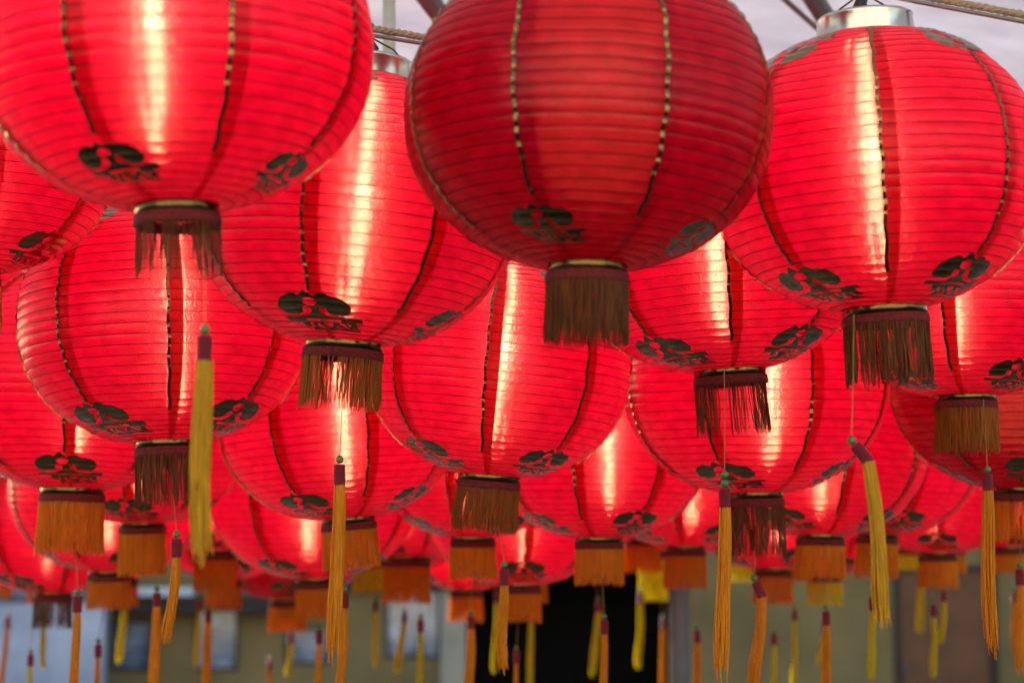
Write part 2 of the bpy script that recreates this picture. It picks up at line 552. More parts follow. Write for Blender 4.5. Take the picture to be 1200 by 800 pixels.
M['white'] = principled('white_gutter', (0.72, 0.76, 0.80), rough=0.4)
M['steel'] = principled('grey_pole_paint', (0.10, 0.125, 0.15), rough=0.45, metal=0.2, var=0.15, vscale=9, bump=0.05, bscale=30)
M['bar'] = principled('grey_bar_paint', (0.15, 0.15, 0.16), rough=0.5, var=0.1)
M['green_bar'] = principled('pale_green_paint', (0.42, 0.58, 0.50), rough=0.45, var=0.08)
M['rope'] = principled('beige_rope', (0.42, 0.34, 0.22), rough=0.85, var=0.25, vscale=200, bump=0.5, bscale=700)
M['cable'] = principled('grey_cable', (0.22, 0.20, 0.19), rough=0.4, metal=0.4)
M['lining'] = principled('dark_lining', (0.035, 0.03, 0.03), rough=0.9, var=0.2, vscale=2)
M['redcloth'] = principled('dark_red_cloth', (0.22, 0.012, 0.02), rough=0.8, var=0.3, vscale=3)


def canopy_material():
    m, nt, out = newmat('canopy_fabric')
    N, L = nt.nodes, nt.links
    tc = N.new('ShaderNodeTexCoord')
    no = N.new('ShaderNodeTexNoise'); no.inputs['Scale'].default_value = 1.4; no.inputs['Detail'].default_value = 5
    L.new(tc.outputs['Object'], no.inputs['Vector'])
    cr = N.new('ShaderNodeValToRGB')
    cr.color_ramp.elements[0].position = 0.3; cr.color_ramp.elements[0].color = (0.46, 0.45, 0.49, 1)
    cr.color_ramp.elements[1].position = 0.7; cr.color_ramp.elements[1].color = (0.78, 0.77, 0.77, 1)
    L.new(no.outputs['Fac'], cr.inputs[0])
    b = N.new('ShaderNodeBump'); b.inputs['Strength'].default_value = 0.5; b.inputs['Distance'].default_value = 0.08
    L.new(no.outputs['Fac'], b.inputs['Height'])
    d = N.new('ShaderNodeBsdfDiffuse'); L.new(cr.outputs[0], d.inputs[0]); L.new(b.outputs[0], d.inputs['Normal'])
    t = N.new('ShaderNodeBsdfTranslucent'); L.new(cr.outputs[0], t.inputs[0]); L.new(b.outputs[0], t.inputs['Normal'])
    a = N.new('ShaderNodeMixShader'); a.inputs[0].default_value = CANOPY_T
    L.new(d.outputs[0], a.inputs[1]); L.new(t.outputs[0], a.inputs[2]); L.new(a.outputs[0], out.inputs[0])
    return m


CANOPY_T = 0.44
M['canopy'] = canopy_material()

g = MB(); g.add([(-300, -200, 0), (300, -200, 0), (300, 400, 0), (-300, 400, 0)], [(0, 1, 2, 3)])
sprop(build(g, 'ground', M['ground']), kind='structure')

WY = 25.0


def on_wall(px, py, Y=WY):
    k = (400 - py) / FPX
    dy = math.cos(PITCH) - math.sin(PITCH) * k
    dz = math.sin(PITCH) + math.cos(PITCH) * k
    return Y / dy * (px - 600) / FPX, CAMZ + Y * dz / dy


def empty(name, loc=(0, 0, 0)):
    o = bpy.data.objects.new(name, None)
    o.location = loc
    o.empty_display_size = 0.1
    COL.objects.link(o)
    return o


bld = empty('building', (0, WY, 0))
sprop(bld, 'low olive plastered building with small windows and a black doorway, blurred far behind', 'building')
windows = [(132, 726, 179, 786), (229, 714, 279, 785), (334, 735, 386, 778), (452, 690, 516, 771)]
rects = []
for (a, b, c, d) in windows:
    x0, z1 = on_wall(a, b); x1, z0 = on_wall(c, d)
    rects.append((x0, z0, x1, z1))
dx0, dz1 = on_wall(547, 662); dx1, _ = on_wall(785, 700)
door = (dx0, 0.0, dx1, dz1)
bx0, bz1 = on_wall(1046, 662); bx1, _ = on_wall(1168, 700)
door2 = (bx0, 0.0, bx1, bz1)
holes = rects + [door, door2]
xs = sorted({-14.0, 14.0} | {h[0] for h in holes} | {h[2] for h in holes})
zs = sorted({-0.2, 3.6} | {h[1] for h in holes} | {h[3] for h in holes})
w = MB()
for i in range(len(xs) - 1):
    run = None
    for k in range(len(zs) - 1):
        cx, cz = (xs[i] + xs[i + 1]) / 2, (zs[k] + zs[k + 1]) / 2
        solid = not any(h[0] < cx < h[2] and h[1] < cz < h[3] for h in holes)
        if solid:
            run = (run[0], zs[k + 1]) if run else (zs[k], zs[k + 1])
        if run and (not solid or k == len(zs) - 2):
            w.box((xs[i], 0.0, run[0]), (xs[i + 1], 0.25, run[1])); run = None
build(w, 'wall', M['wall'], bld)
b = MB(); b.box((-14.3, -0.9, 3.601), (14.3, 6.0, 3.78)); build(b, 'roof', M['wood'], bld)
b = MB(); b.box((-14, 5.6, -0.2), (14, 5.85, 3.6)); build(b, 'rear_wall', M['inside'], bld)
b = MB(); b.box((-14, 0.26, -0.2), (-13.75, 5.59, 3.6)); b.box((13.75, 0.26, -0.2), (14, 5.59, 3.6)); build(b, 'side_wall', M['wall'], bld)
b = MB(); b.box((-13.7, 0.26, -0.1), (13.7, 5.59, 0.004)); b.box((dx0 - 0.3, 2.8, 0.01), (dx1 + 0.3, 2.9, 3.59)); build(b, 'dark_room', M['inside'], bld)
for (x0, z0, x1, z1) in rects:
    t = 0.035
    f = MB()
    f.box((x0, -0.02, z0), (x0 + t, 0.10, z1)); f.box((x1 - t, -0.02, z0), (x1, 0.10, z1))
    f.box((x0 + t, -0.018, z0), (x1 - t, 0.10, z0 + t)); f.box((x0 + t, -0.018, z1 - t), (x1 - t, 0.10, z1))
    fo = build(f, 'window', M['frame'], bld)
    p_ = MB(); p_.box((x0 + t, 0.04, z0 + t), (x1 - t, 0.05, z1 - t)); build(p_, 'pane', M['pane'], fo)
f = MB()
for x in (bx0, bx1 - 0.07): f.box((x, -0.03, 0.0), (x + 0.07, 0.12, bz1))
f.box((bx0 + 0.07, -0.03, bz1 - 0.07), (bx1 - 0.07, 0.12, bz1))
fo = build(f, 'door', M['wood'], bld)
f = MB(); f.box((bx0 + 0.071, 0.03, 0.01), (bx1 - 0.071, 0.08, bz1 - 0.071)); build(f, 'door_leaf', M['brown'], fo)
f = MB(); f.box((bx0 + 0.12, -0.01, 0.95), (bx0 + 0.15, 0.029, 1.12)); build(f, 'door_handle', M['steel'], fo)
x0, z1 = on_wall(128, 697); x1, z0 = on_wall(352, 716)
b = MB(); b.box((x0, -0.45, z0), (x1, -0.005, z1)); build(b, 'eave_beam', M['wood'], bld)
x0, z1 = on_wall(155, 687); x1, z0 = on_wall(234, 696)
b = MB(); b.box((x0, -0.55, z1 - 0.10), (x1, -0.451, z1)); build(b, 'gutter', M['white'], bld)
x0, _ = on_wall(517, 668); x1, _ = on_wall(546, 668)
b = MB(); b.box((x0, -0.16, 0.0), (x1, -0.004, 2.2)); b.box((x0 - 0.04, -0.2, 0.0), (x1 + 0.04, -0.161, 0.3)); build(b, 'pilaster', M['stone'], bld)
x0, z1 = on_wall(455, 668); x1, z0 = on_wall(547, 690)
b = MB(); b.box((x0 - 0.6, -0.25, z0), (x1 - 0.02, -0.005, z1)); build(b, 'lintel', M['wood'], bld)

x0, z1 = on_wall(-60, 701, 23.5); x1, _ = on_wall(129, 701, 23.5)
pb = empty('display_panel', ((x0 + x1) / 2, 23.5, 0))
sprop(pb, 'pale blue panel with violet smudges standing at the far left behind the tassels', 'panel')
hw = (x1 - x0) / 2
b = MB(); b.box((-hw + 0.05, -0.02, 0.25), (hw - 0.05, 0.02, z1 - 0.05)); build(b, 'sheet', M['panel'], pb)
b = MB()
b.box((-hw, -0.03, 0.0), (-hw + 0.05, 0.03, z1)); b.box((hw - 0.05, -0.03, 0.0), (hw, 0.03, z1)); b.box((-hw + 0.05, -0.028, z1 - 0.05), (hw - 0.05, 0.028, z1))
build(b, 'frame', M['steel'], pb)
x0, z1 = on_wall(-80, 672, 24.0); x1, z0 = on_wall(112, 697, 24.0)
aw = MB()
n = 10
vs_ = []
for i in range(n + 1):
    x = x0 + (x1 - x0) * i / n
    sag = 0.03 * math.sin(i * 1.9)
    for (yy, zz) in ((24.97, z1 + 0.35), (24.0, z1), (23.75, z0 + sag), (23.77, z0 + sag - 0.01), (24.02, z1 - 0.03), (24.97, z1 + 0.3)): vs_.append((x, yy, zz))
aw.add(vs_, [(i * 6 + k, i * 6 + 6 + k, i * 6 + 6 + (k + 1) % 6, i * 6 + (k + 1) % 6) for i in range(n) for k in range(6)])
sprop(build(aw, 'awning', M['awn']), 'greyish mauve awning over the pale blue panel at the far left', 'awning')

# unseen cream facade added behind the camera to bounce sunlight onto the fringes
opp = empty('bounce_facade', (0, -12.5, 0))
sprop(opp, 'added cream facade, unseen behind the camera, bouncing sunlight onto tassels and fringes', 'bounce_facade')
M['cream'] = principled('cream_plaster', (0.78, 0.70, 0.56), rough=0.85, var=0.08, vscale=0.7, bump=0.15, bscale=30)
oh = [(-15.6 + 4.4 * i, z, -14.2 + 4.4 * i, z + 1.9) for i in range(8) for z in (0.9, 4.6, 8.3)]
xs = sorted({-18.0, 18.0} | {h[0] for h in oh} | {h[2] for h in oh})
zs = sorted({-0.2, 12.0} | {h[1] for h in oh} | {h[3] for h in oh})
w = MB()
for i in range(len(xs) - 1):
    run = None
    for k in range(len(zs) - 1):
        cx, cz = (xs[i] + xs[i + 1]) / 2, (zs[k] + zs[k + 1]) / 2
        solid = not any(h[0] < cx < h[2] and h[1] < cz < h[3] for h in oh)
        if solid: run = (run[0], zs[k + 1]) if run else (zs[k], zs[k + 1])
        if run and (not solid or k == len(zs) - 2):
            w.box((xs[i], -0.25, run[0]), (xs[i + 1], 0.0, run[1])); run = None
build(w, 'wall', M['cream'], opp)
b = MB(); b.box((-18.3, -6, 12.001), (18.3, 0.5, 12.25)); build(b, 'roof', M['wood'], opp)
wf = MB(); wp = MB()
for (x0, z0, x1, z1) in [(0.001, 0.001, 1.399, 1.899)]:
    wf.box((0.001, -0.12, 0.001), (0.07, -0.03, 1.899)); wf.box((1.33, -0.12, 0.001), (1.399, -0.03, 1.899)); wf.box((0.66, -0.118, 0.07), (0.74, -0.032, 1.83))
    wf.box((0.07, -0.12, 0.001), (1.33, -0.03, 0.07)); wf.box((0.07, -0.12, 1.83), (1.33, -0.03, 1.899))
    wp.box((0.07, -0.09, 0.07), (1.33, -0.08, 1.83))
wfm, wpm = wf.mesh('window', M['white']), wp.mesh('pane', M['pane'])
for (x0, z0, x1, z1) in oh:
    wo = link('window', wfm, opp, (x0, 0, z0)); link('pane', wpm, wo)

# canopy
CZ = 4.3
cano = empty('canopy', (0, 4, CZ))
sprop(cano, 'greyish white fabric canopy with soft folds stretched over the lanterns', 'canopy')


def sheet(name, y0, y1, nx, ny, mat):
    c = MB()
    vs_ = []
    for jj in range(ny + 1):
        for i in range(nx + 1):
            x = -16 + 32 * i / nx; y = y0 + (y1 - y0) * jj / ny
            z = 0.10 * noise.noise(Vector((x * 0.5, y * 0.5, 0))) + 0.035 * noise.noise(Vector((x * 2.2, y * 1.1, 3))) - 0.04 * abs(math.sin(x * 1.1))
            vs_.append((x, y - 4, z))
    c.add(vs_, [(jj * (nx + 1) + i, jj * (nx + 1) + i + 1, (jj + 1) * (nx + 1) + i + 1, (jj + 1) * (nx + 1) + i) for jj in range(ny) for i in range(nx)])
    return build(c, name, M[mat], cano, smooth=True)


sheet('fabric_sheet', 1.2, 12.2, 150, 90, 'canopy')
O = cano.location


def bar(name, p0, p1, wpx, d, mat, n=8):
    m_ = MB(); m_.tube([p0 - O, p1 - O], wpx * d / FPX / 2, n)
    return build(m_, name, M[mat], cano)


bar('frame_bar', at(380, -160, 5.6), at(560, 75, 6.4), 26, 6.0, 'bar')
bar('frame_bar', at(890, -100, 5.9), at(1000, 72, 6.3), 25, 6.1, 'bar')
bar('brace_wire', at(880, -35, 6.0), at(990, 62, 6.2), 7, 6.1, 'bar')
bar('drop_bar', at(456, -120, 5.5), at(456, 190, 5.5), 15, 5.5, 'green_bar')
po = empty('metal_pole', (0, 14, 0))
x0, _ = on_wall(796, 700, 8.05)
po.location = (x0, 8.05, 0)
sprop(po, 'grey metal pole standing at the right edge of the black doorway', 'pole')
b = MB(); b.lathe([(0.0, 0.03), (0.041, 0.03), (0.041, CZ - 0.1), (0, CZ - 0.1)], 20); build(b, 'shaft', M['steel'], po, smooth=False)
b = MB(); b.lathe([(0, 0.0), (0.16, 0.0), (0.16, 0.028), (0, 0.028)], 20); build(b, 'base_plate', M['steel'], po)

# ------------------------------------------------------------------ shared lantern meshes
ME = {}
for k in range(8):
    ME['panel', k] = panel_mesh(k)
    if k % 2 == 0:
        ME['strip', k] = strip_mesh(k, 0.242, 0.760)
        ME['emb', k, 0] = emblem_mesh(k, True)
        ME['emb', k, 1] = emblem_mesh(k, False)
        ME['small', k, 0] = emblem_mesh(k, True, 0.77)
        ME['small', k, 1] = emblem_mesh(k, False, 0.77)
    else:
        ME['strip', k] = strip_mesh(k, 0.10, 0.815)
wm = MB()
steps = TURNS * 72
wm.tube([surf(i / steps, 2 * PI * TURNS * i / steps, 0.0003, True) for i in range(steps + 1)], 0.00078, 4)
ME['wire'] = wm.mesh('wire_rib', M['wire'], True)
b = MB()
b.lathe([(R_TOP - 0.006, HT - 0.004), (R_TOP + 0.004, HT - 0.004), (R_TOP + 0.005, HT + 0.002), (R_TOP + 0.001, HT + 0.034), (R_TOP + 0.0025, HT + 0.037), (R_TOP - 0.002, HT + 0.040),
         (R_TOP - 0.006, HT + 0.037), (R_TOP - 0.006, HT + 0.002)], 48, close=True)
ME['cap'] = b.mesh('top_ring', M['chrome'], False)
for p_ in ME['cap'].polygons: p_.use_smooth = True
b = MB()
for k in range(3):
    a = 2 * PI * k / 3 + 0.3
    e = Vector((math.cos(a), math.sin(a), 0)) * (R_TOP - 0.004) + Vector((0, 0, HT + 0.03))
    b.tube([e, e * 0.6 + Vector((0, 0, 0.4 * HT + 0.045)), Vector((0, 0, HT + 0.085))], 0.0018, 6)
b.tube([(0, 0, HT + 0.03), (0.012, 0, HT + 0.06), (-0.006, 0, HT + 0.085), (0.004, 0.004, HT + 0.11)], [0.007, 0.012, 0.011, 0.006], 8)
ME['hook'] = b.mesh('hanging_hook', M['black'], True)
b = MB()
bz = ZB + 0.075
b.lathe([(0.0005, bz - 0.135), (0.005, bz - 0.132), (0.0068, bz - 0.12), (0.0082, bz - 0.06), (0.0088, bz + 0.045), (0.0082, bz + 0.055), (0.0005, bz + 0.055)], 16)
ME['bulb'] = b.mesh('bulb', M['bulb'], True)
g_ = MB()  # globe added to fill the unlit lanterns with glow
g_.lathe([(0.0005, bz - 0.097)] + [(0.082 * math.sin(PI * i / 14), bz - 0.015 - 0.082 * math.cos(PI * i / 14)) for i in range(1, 14)] + [(0.0005, bz + 0.067)], 18)
ME['fill_globe_dim'] = g_.mesh('bulb', M['fill_globe_dim'], True)
ME['fill_globe'] = g_.mesh('bulb', M['fill_globe'], True)
b = MB()
b.lathe([(0.0005, bz + 0.056), (0.019, bz + 0.056), (0.019, bz + 0.10), (0.006, bz + 0.11), (0.006, HT + 0.02), (0.0005, HT + 0.02)], 12)
ME['socket'] = b.mesh('bulb_socket', M['black'], True)
RB = R_BOT
b = MB()
b.lathe([(RB - 0.003, 0.003), (RB + 0.0025, 0.004), (RB + 0.004, 0.001), (RB + 0.0025, -0.004), (RB + 0.0035, -0.010), (RB + 0.0015, -0.012), (RB - 0.003, -0.012)], 44, close=True)
ME['rim'] = b.mesh('bottom_rim', M['brass'], True)
b = MB()
b.lathe([(RB + 0.001, -0.0125), (RB + 0.005, -0.013), (RB + 0.006, -0.017), (RB + 0.0045, -0.0195), (RB + 0.006, -0.022), (RB + 0.0062, -0.029), (RB + 0.003, -0.031), (RB, -0.030)], 44, close=True)
ME['braid'] = b.mesh('braid_band', M['braid'], True)


def fringe_mesh(n, ln, gap, seed, mat):
    rnd = random.Random(seed)
    m_ = MB()
    top = MB()
    for i in range(n):
        a = 2 * PI * (i + rnd.uniform(-0.3, 0.3)) / n
        if noise.noise(Vector((2.2 * math.cos(a), 2.2 * math.sin(a), seed * 3.1))) > gap and rnd.random() < 0.8: continue
        r0 = RB + rnd.uniform(0.0005, 0.0045)
        l = ln * (1 + rnd.gauss(0, 0.035)) * (rnd.uniform(0.65, 0.9) if rnd.random() < 0.06 else 1)
        ph, am = rnd.uniform(0, 6), rnd.uniform(0.0004, 0.0016)
        drift = rnd.gauss(0, 0.018); out_ = rnd.gauss(0.001, 0.0022)
        pts = []
        for q in range(6):
            t = q / 5
            aa = a + drift * t * t + am / r0 * math.sin(ph + 7 * t)
            rr = r0 + out_ * t + am * math.cos(ph + 5 * t) * t
            pts.append((rr * math.cos(aa), rr * math.sin(aa), -0.026 - l * t))
        wd = rnd.uniform(0.0011, 0.0017)
        m_.tube(pts, [wd * 1.1, wd, wd, wd * 0.95, wd * 0.9, wd * 0.5], 3, cap=False)
    return m_.mesh('fringe', M[mat], True)


for mat in ('fringe', 'lemon', 'dull', 'fringe_shaded', 'fringe_half_shaded'):
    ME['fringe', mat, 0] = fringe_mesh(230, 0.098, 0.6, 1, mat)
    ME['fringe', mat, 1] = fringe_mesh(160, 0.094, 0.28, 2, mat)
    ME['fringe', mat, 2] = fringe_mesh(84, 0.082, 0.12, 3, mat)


def tassel_mesh(seed, mat):
    """loose threads gathered at the collar; unit length 1 along -Z, spread in metres"""
    rnd = random.Random(seed)
    m_ = MB()
    bend = rnd.uniform(0, 6)
    for i in range(90):
        a, q = rnd.uniform(0, 2 * PI), math.sqrt(rnd.random())
        r0, r1 = 0.0104 * q, 0.0126 * q * rnd.uniform(0.75, 1.1)
        l = min(1.08, rnd.gauss(0.95, 0.045)) * (rnd.uniform(0.6, 0.9) if rnd.random() < 0.12 else 1)
        ph = rnd.uniform(0, 6)
        pts = []
        for s_ in range(9):
            t = s_ / 8
            flare = r0 + (r1 - r0) * min(1, t * 5) + 0.002 * q * t
            sway = (0.0035 + 0.007 * (seed % 5) / 4) * (math.sin(bend + (2.2 + seed % 3) * t) - math.sin(bend)) * t
            pts.append((flare * math.cos(a + 0.25 * t) + sway + 0.0018 * math.sin(ph + 8 * t) * t, flare * math.sin(a + 0.25 * t) + 0.0011 * math.cos(ph + 7 * t) * t, -l * t))
        m_.tube(pts, [0.0014] * 8 + [0.0007], 3, cap=False)
    return m_.mesh('thread_bundle', M[mat], True)


for mat in ('thread', 'lemon', 'orange'):
    for v in range(6): ME['tassel', mat, v] = tassel_mesh(11 + v, mat)
b = MB()
b.lathe([(0.0005, 0.0078)] + [(0.0078 * math.sin(PI * i / 10), 0.0078 * math.cos(PI * i / 10)) for i in range(1, 10)] + [(0.0005, -0.0078)], 14)
ME['bead'] = b.mesh('bead', M['bead'], True)
b = MB()
cp = [(0.0005, -0.009), (0.009, -0.0092), (0.0108, -0.011)]
for i in range(12):
    z = -0.012 - i * 0.0029
    cp += [(0.0112, z), (0.0106, z - 0.0016)]
cp += [(0.0108, -0.0475), (0.0005, -0.048)]
b.lathe(cp, 18)
ME['collar'] = b.mesh('collar', M['collar'], True)

# ------------------------------------------------------------------ the lanterns
# ring (x, y) and body radius r as measured in the photograph give each lantern its own place in depth (all are 0.6 m wide)
GROUP = 'round red lanterns hung in rows under the canopy'


def lantern(label, ring, r, roll=0.0, phase=0.0, lit=True, rs=1.0, fv=0, fm='fringe', fl=1.0, tassel=None, nod=None, sc=1.0, rpx=None, em='emb'):
    if nod is None: nod = random.uniform(-2.2, 2.2)
    phase -= math.degrees(math.atan2(ring[0] - 600, FPX))      # turned as seen from where the photograph was taken
    phase += 90 * random.randrange(4)            # the print repeats every quarter turn, the dents do not
    D = LA * sc * FPX / r
    keep = (rpx or r) / r                         # far lanterns pushed back keep the seen size of fringe and tassel
    base = at(ring[0], ring[1], D) + Vector((0, 0, 0.0))
    root = empty('lantern', base)
    sprop(root, label, 'lantern', GROUP)
    root.rotation_mode = 'QUATERNION'
    q = Matrix.Rotation(R(roll), 3, 'Y') @ Matrix.Rotation(R(nod), 3, 'X') @ Matrix.Rotation(R(phase), 3, 'Z')
    root.rotation_quaternion = q.to_quaternion()
    sx_ = random.uniform(0.985, 1.02)
    root.scale = (sc * sx_, sc * sx_, sc)
    for k in range(8):
        p_ = link('cloth_gore', ME['panel', k], root)
        link('gold_strip', ME['strip', k], p_)
        if k % 2 == 0:
            link('gold_emblem', ME[em, k, 0], p_)
            link('gold_emblem', ME[em, k, 1], p_)
    link('wire_rib', ME['wire'], root)
    cap_ = link('top_ring', ME['cap'], root)
    link('hanging_hook', ME['hook'], cap_)
    so = link('bulb_socket', ME['socket'], root)
    link('bulb', ME['bulb' if lit is True else 'fill_globe' if lit == 'fill' else 'fill_globe_dim'], so)  # unlit lanterns get an added fill globe in place of a bulb
    so.location = (random.uniform(-0.022, 0.022), random.uniform(-0.022, 0.022), 0)
    so.rotation_euler = (random.uniform(-0.03, 0.03), random.uniform(-0.03, 0.03), 0)
    for nm in ('bottom_rim', 'braid_band'):
        o = link(nm, ME['rim' if nm == 'bottom_rim' else 'braid'], root); o.scale = (rs * keep, rs * keep, keep)
    o = link('fringe', ME['fringe', fm, fv], root); o.scale = (rs * keep, rs * keep, fl * keep); o['kind'] = 'stuff'
    o.rotation_euler = (0, 0, random.uniform(0, 6))
    if tassel:
        bx, by, ey, tm = tassel[:4]
        opt = tassel[4] if len(tassel) > 4 else {}
        Dt = D + opt.get('dd', 0.0)
        bead = at(bx, by, Dt)
        inv = q.inverted()
        v_ = inv @ (bead - base)
        t = empty('tassel', Vector((v_.x / (sc * sx_), v_.y / (sc * sx_), v_.z / sc)))
        t.parent = root
        t.rotation_mode = 'QUATERNION'
        t.rotation_quaternion = inv.to_quaternion()
        ts = D * 1.0 / (LA * FPX / (rpx or r))           # tassels keep their seen size
        ts = 1 + 0.75 * (ts - 1)
        t.scale = (ts / (sc * sx_), ts / (sc * sx_), ts / sc)
        nb = opt.get('beads', 1)
        zc = -0.0165 * (nb - 1)
        for i in range(nb): link('bead', ME['bead'], t, (0, 0, -0.0165 * i))
        ct = R(opt.get('tilt', 0.0)); lean = R(opt.get('lean', 0.0))
        co = link('collar', ME['collar'], t, (0, 0, zc))
        co.rotation_euler = (0, ct, 0)
        top = Vector((0, 0, zc)) + Matrix.Rotation(ct, 3, 'Y') @ Vector((0, 0, -0.046))
        L_ = max(0.12, (ey - by) * Dt / FPX / ts - 0.055)
        th = link('thread_bundle', ME['tassel', tm, opt.get('v', random.randrange(6))], t, top)
        th.scale = (opt.get('w', 1.0), opt.get('w', 1.0), L_)
        th.rotation_euler = (0, lean, random.uniform(-0.3, 0.3))
        th['kind'] = 'stuff'
        # the cord comes out of the ring, straight down unless the tassel hangs off to one side
        start = (base - bead) / ts
        off = Vector((start.x, start.y, 0))
        if off.length > 0.05:
            start = Vector((off.x * 0.12, off.y * 0.12, start.z - 0.02))
        m_ = MB()
        m_.tube([start, start.lerp(Vector((0, 0, 0)), 0.5) + Vector((0.001, 0, 0)), Vector((0, 0, 0.004))], 0.0011, 5)
        build(m_, 'cord', M['cord'], t)
    BODIES.append((label, base + sc * (q @ Vector((0, 0, ZB))), LA * sc))
    return root, base + sc * (q @ Vector((0, 0, HT + 0.10)))


H = {}
BODIES = []


SPECS = []


def put(key, label, ring, r, roll=0.0, phase=0.0, **k):
    SPECS.append((key, label, ring, r, roll, phase, k))


def body_of(ring, r, roll, sc):
    D = LA * sc * FPX / r
    return at(ring[0], ring[1], D) + sc * (Matrix.Rotation(R(roll), 3, 'Y') @ Vector((0, 0, ZB))), LA * sc


def hang_all():
    """hang each lantern where it is seen; where two would touch, the one behind is a bit farther off (and so a bit larger)"""
    done = []
    for (key, label, ring, r, roll, phase, k) in SPECS:
        s0 = k.pop('sc', 1.0)
        best = None
        for i in range(40):
            for far in (0, 1, 2, 3, 4, 5, 6):
                sc, rr = s0 * (1 + 0.0125 * i), r * (1 - 0.03 * far)
                if far and not key.startswith('A'): continue
                c, R_ = body_of(ring, rr, roll, sc)
                ok = True
                for c2, R2 in done:
                    d = c - c2; d.z *= LA / LB
                    if d.length < R_ + R2 + 0.004: ok = False; break
                cost = i + 2.2 * far
                if ok and (best is None or cost < best[0]): best = (cost, sc, rr)
        if best is None: best = (99, s0, r)
        c, R_ = body_of(ring, best[2], roll, best[1])
        done.append((c, R_))
        H[key] = lantern(label, ring, best[2], roll, phase, sc=best[1], rpx=r, **k)[1]



# front rows
put('L1', 'large bright lantern filling the top left corner, cut off by the upper edge', (208, 243), 234, -2, -30, rs=0.92, fv=2, fl=0.95, fm='fringe_shaded', em='small',
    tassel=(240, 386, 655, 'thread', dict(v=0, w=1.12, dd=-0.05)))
put('L4', 'large dull unlit lantern at top centre with dusty pink upper half', (688, 312), 218, 1, -22, lit=False, rs=0.94, fv=0, fl=1.0, nod=-2, fm='fringe_shaded', em='small')
put('B', 'bright lantern between the top left corner lantern and the dull unlit one, leaning right', (403, 402), 190, 4, -17, rs=1.05, fv=1, fm='fringe_half_shaded',
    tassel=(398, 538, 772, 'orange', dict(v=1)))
put('L3', 'lit lantern at upper right with its chrome top ring and rope in view', (1037, 362), 196, -3, 47, sc=1.0, rs=1.1, fv=1, fl=1.1, fm='fringe_shaded',
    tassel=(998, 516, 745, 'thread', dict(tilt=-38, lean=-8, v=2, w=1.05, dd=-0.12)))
put('E', 'lantern cut off by the left edge, just under the top left corner lantern', (-40, 318), 170, 0, 53)
put('E2', 'sliver of lantern at the left edge, below the other cut off one', (-100, 405), 130, 0, 20)
put('F', 'bright lantern at left beneath the top left one, white streak beside its gold strip', (197, 518), 172, -2.5, 46, sc=1.1, rs=0.98, fv=1, fl=1.05, fm='fringe_shaded',
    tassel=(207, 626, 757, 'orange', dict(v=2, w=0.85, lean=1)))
put('G', 'bright lantern in the middle, below the dull unlit one, tilted to the right', (573, 557), 155, 5, 40, rs=1.03, fv=0, fm='fringe_half_shaded', fl=1.0,
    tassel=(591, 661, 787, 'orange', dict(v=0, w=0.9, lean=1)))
put('H', 'lantern between the dull unlit one and the chrome topped one, with sparse thin fringe', (855, 434), 172, -4, 47, sc=1.04, rs=1.05, fv=2, fl=1.2, fm='fringe_shaded',
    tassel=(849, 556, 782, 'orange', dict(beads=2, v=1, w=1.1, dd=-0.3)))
put('I', 'wide lantern right of centre with a plain gold strip and a small narrow fringe', (887, 577), 158, -1, -21, sc=1.1, rs=0.86, fv=1, fl=1.15, fm='fringe_shaded',
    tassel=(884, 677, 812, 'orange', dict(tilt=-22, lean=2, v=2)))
put('J', 'lantern at the right edge with a broad cream streak, under the chrome topped one', (1132, 464), 150, 0, 36, sc=0.95, rs=1.02, fv=0, fm='fringe_half_shaded', fl=1.05,
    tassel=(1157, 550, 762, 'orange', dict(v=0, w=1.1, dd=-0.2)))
put('K', 'darker crimson lantern at the right edge with a shiny red rim', (1200, 572), 150, 0, 8, sc=1.1, lit='fill', rs=1.0, fv=1,
    tassel=(1195, 662, 790, 'orange', dict(v=1, w=0.8)))
# middle rows
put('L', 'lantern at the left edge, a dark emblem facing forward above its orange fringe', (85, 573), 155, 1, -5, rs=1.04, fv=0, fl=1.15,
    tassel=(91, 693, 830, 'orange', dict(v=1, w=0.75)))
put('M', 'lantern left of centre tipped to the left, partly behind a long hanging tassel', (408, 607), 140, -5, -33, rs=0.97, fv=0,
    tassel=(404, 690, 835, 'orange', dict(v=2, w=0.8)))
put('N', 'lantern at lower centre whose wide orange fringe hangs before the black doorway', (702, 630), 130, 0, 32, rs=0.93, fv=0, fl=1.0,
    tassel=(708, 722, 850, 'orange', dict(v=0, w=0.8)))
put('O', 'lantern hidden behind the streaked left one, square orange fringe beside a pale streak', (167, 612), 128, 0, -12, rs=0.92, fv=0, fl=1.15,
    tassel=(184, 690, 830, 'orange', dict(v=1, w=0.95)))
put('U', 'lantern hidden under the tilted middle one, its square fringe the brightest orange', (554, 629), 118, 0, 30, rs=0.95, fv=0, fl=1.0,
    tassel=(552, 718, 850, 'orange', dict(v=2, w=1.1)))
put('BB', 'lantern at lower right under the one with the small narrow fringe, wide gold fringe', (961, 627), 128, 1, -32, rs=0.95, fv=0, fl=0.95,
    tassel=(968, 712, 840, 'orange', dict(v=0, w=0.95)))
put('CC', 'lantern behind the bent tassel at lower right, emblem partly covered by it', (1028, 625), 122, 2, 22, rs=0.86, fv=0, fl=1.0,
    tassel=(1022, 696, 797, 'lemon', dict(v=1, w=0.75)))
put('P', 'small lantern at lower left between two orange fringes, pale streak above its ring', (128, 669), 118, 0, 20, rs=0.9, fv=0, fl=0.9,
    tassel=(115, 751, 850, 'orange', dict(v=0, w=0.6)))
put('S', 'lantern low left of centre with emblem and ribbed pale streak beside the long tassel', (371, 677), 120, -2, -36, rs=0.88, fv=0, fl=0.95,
    tassel=(374, 735, 850, 'orange', dict(v=1, w=0.7)))
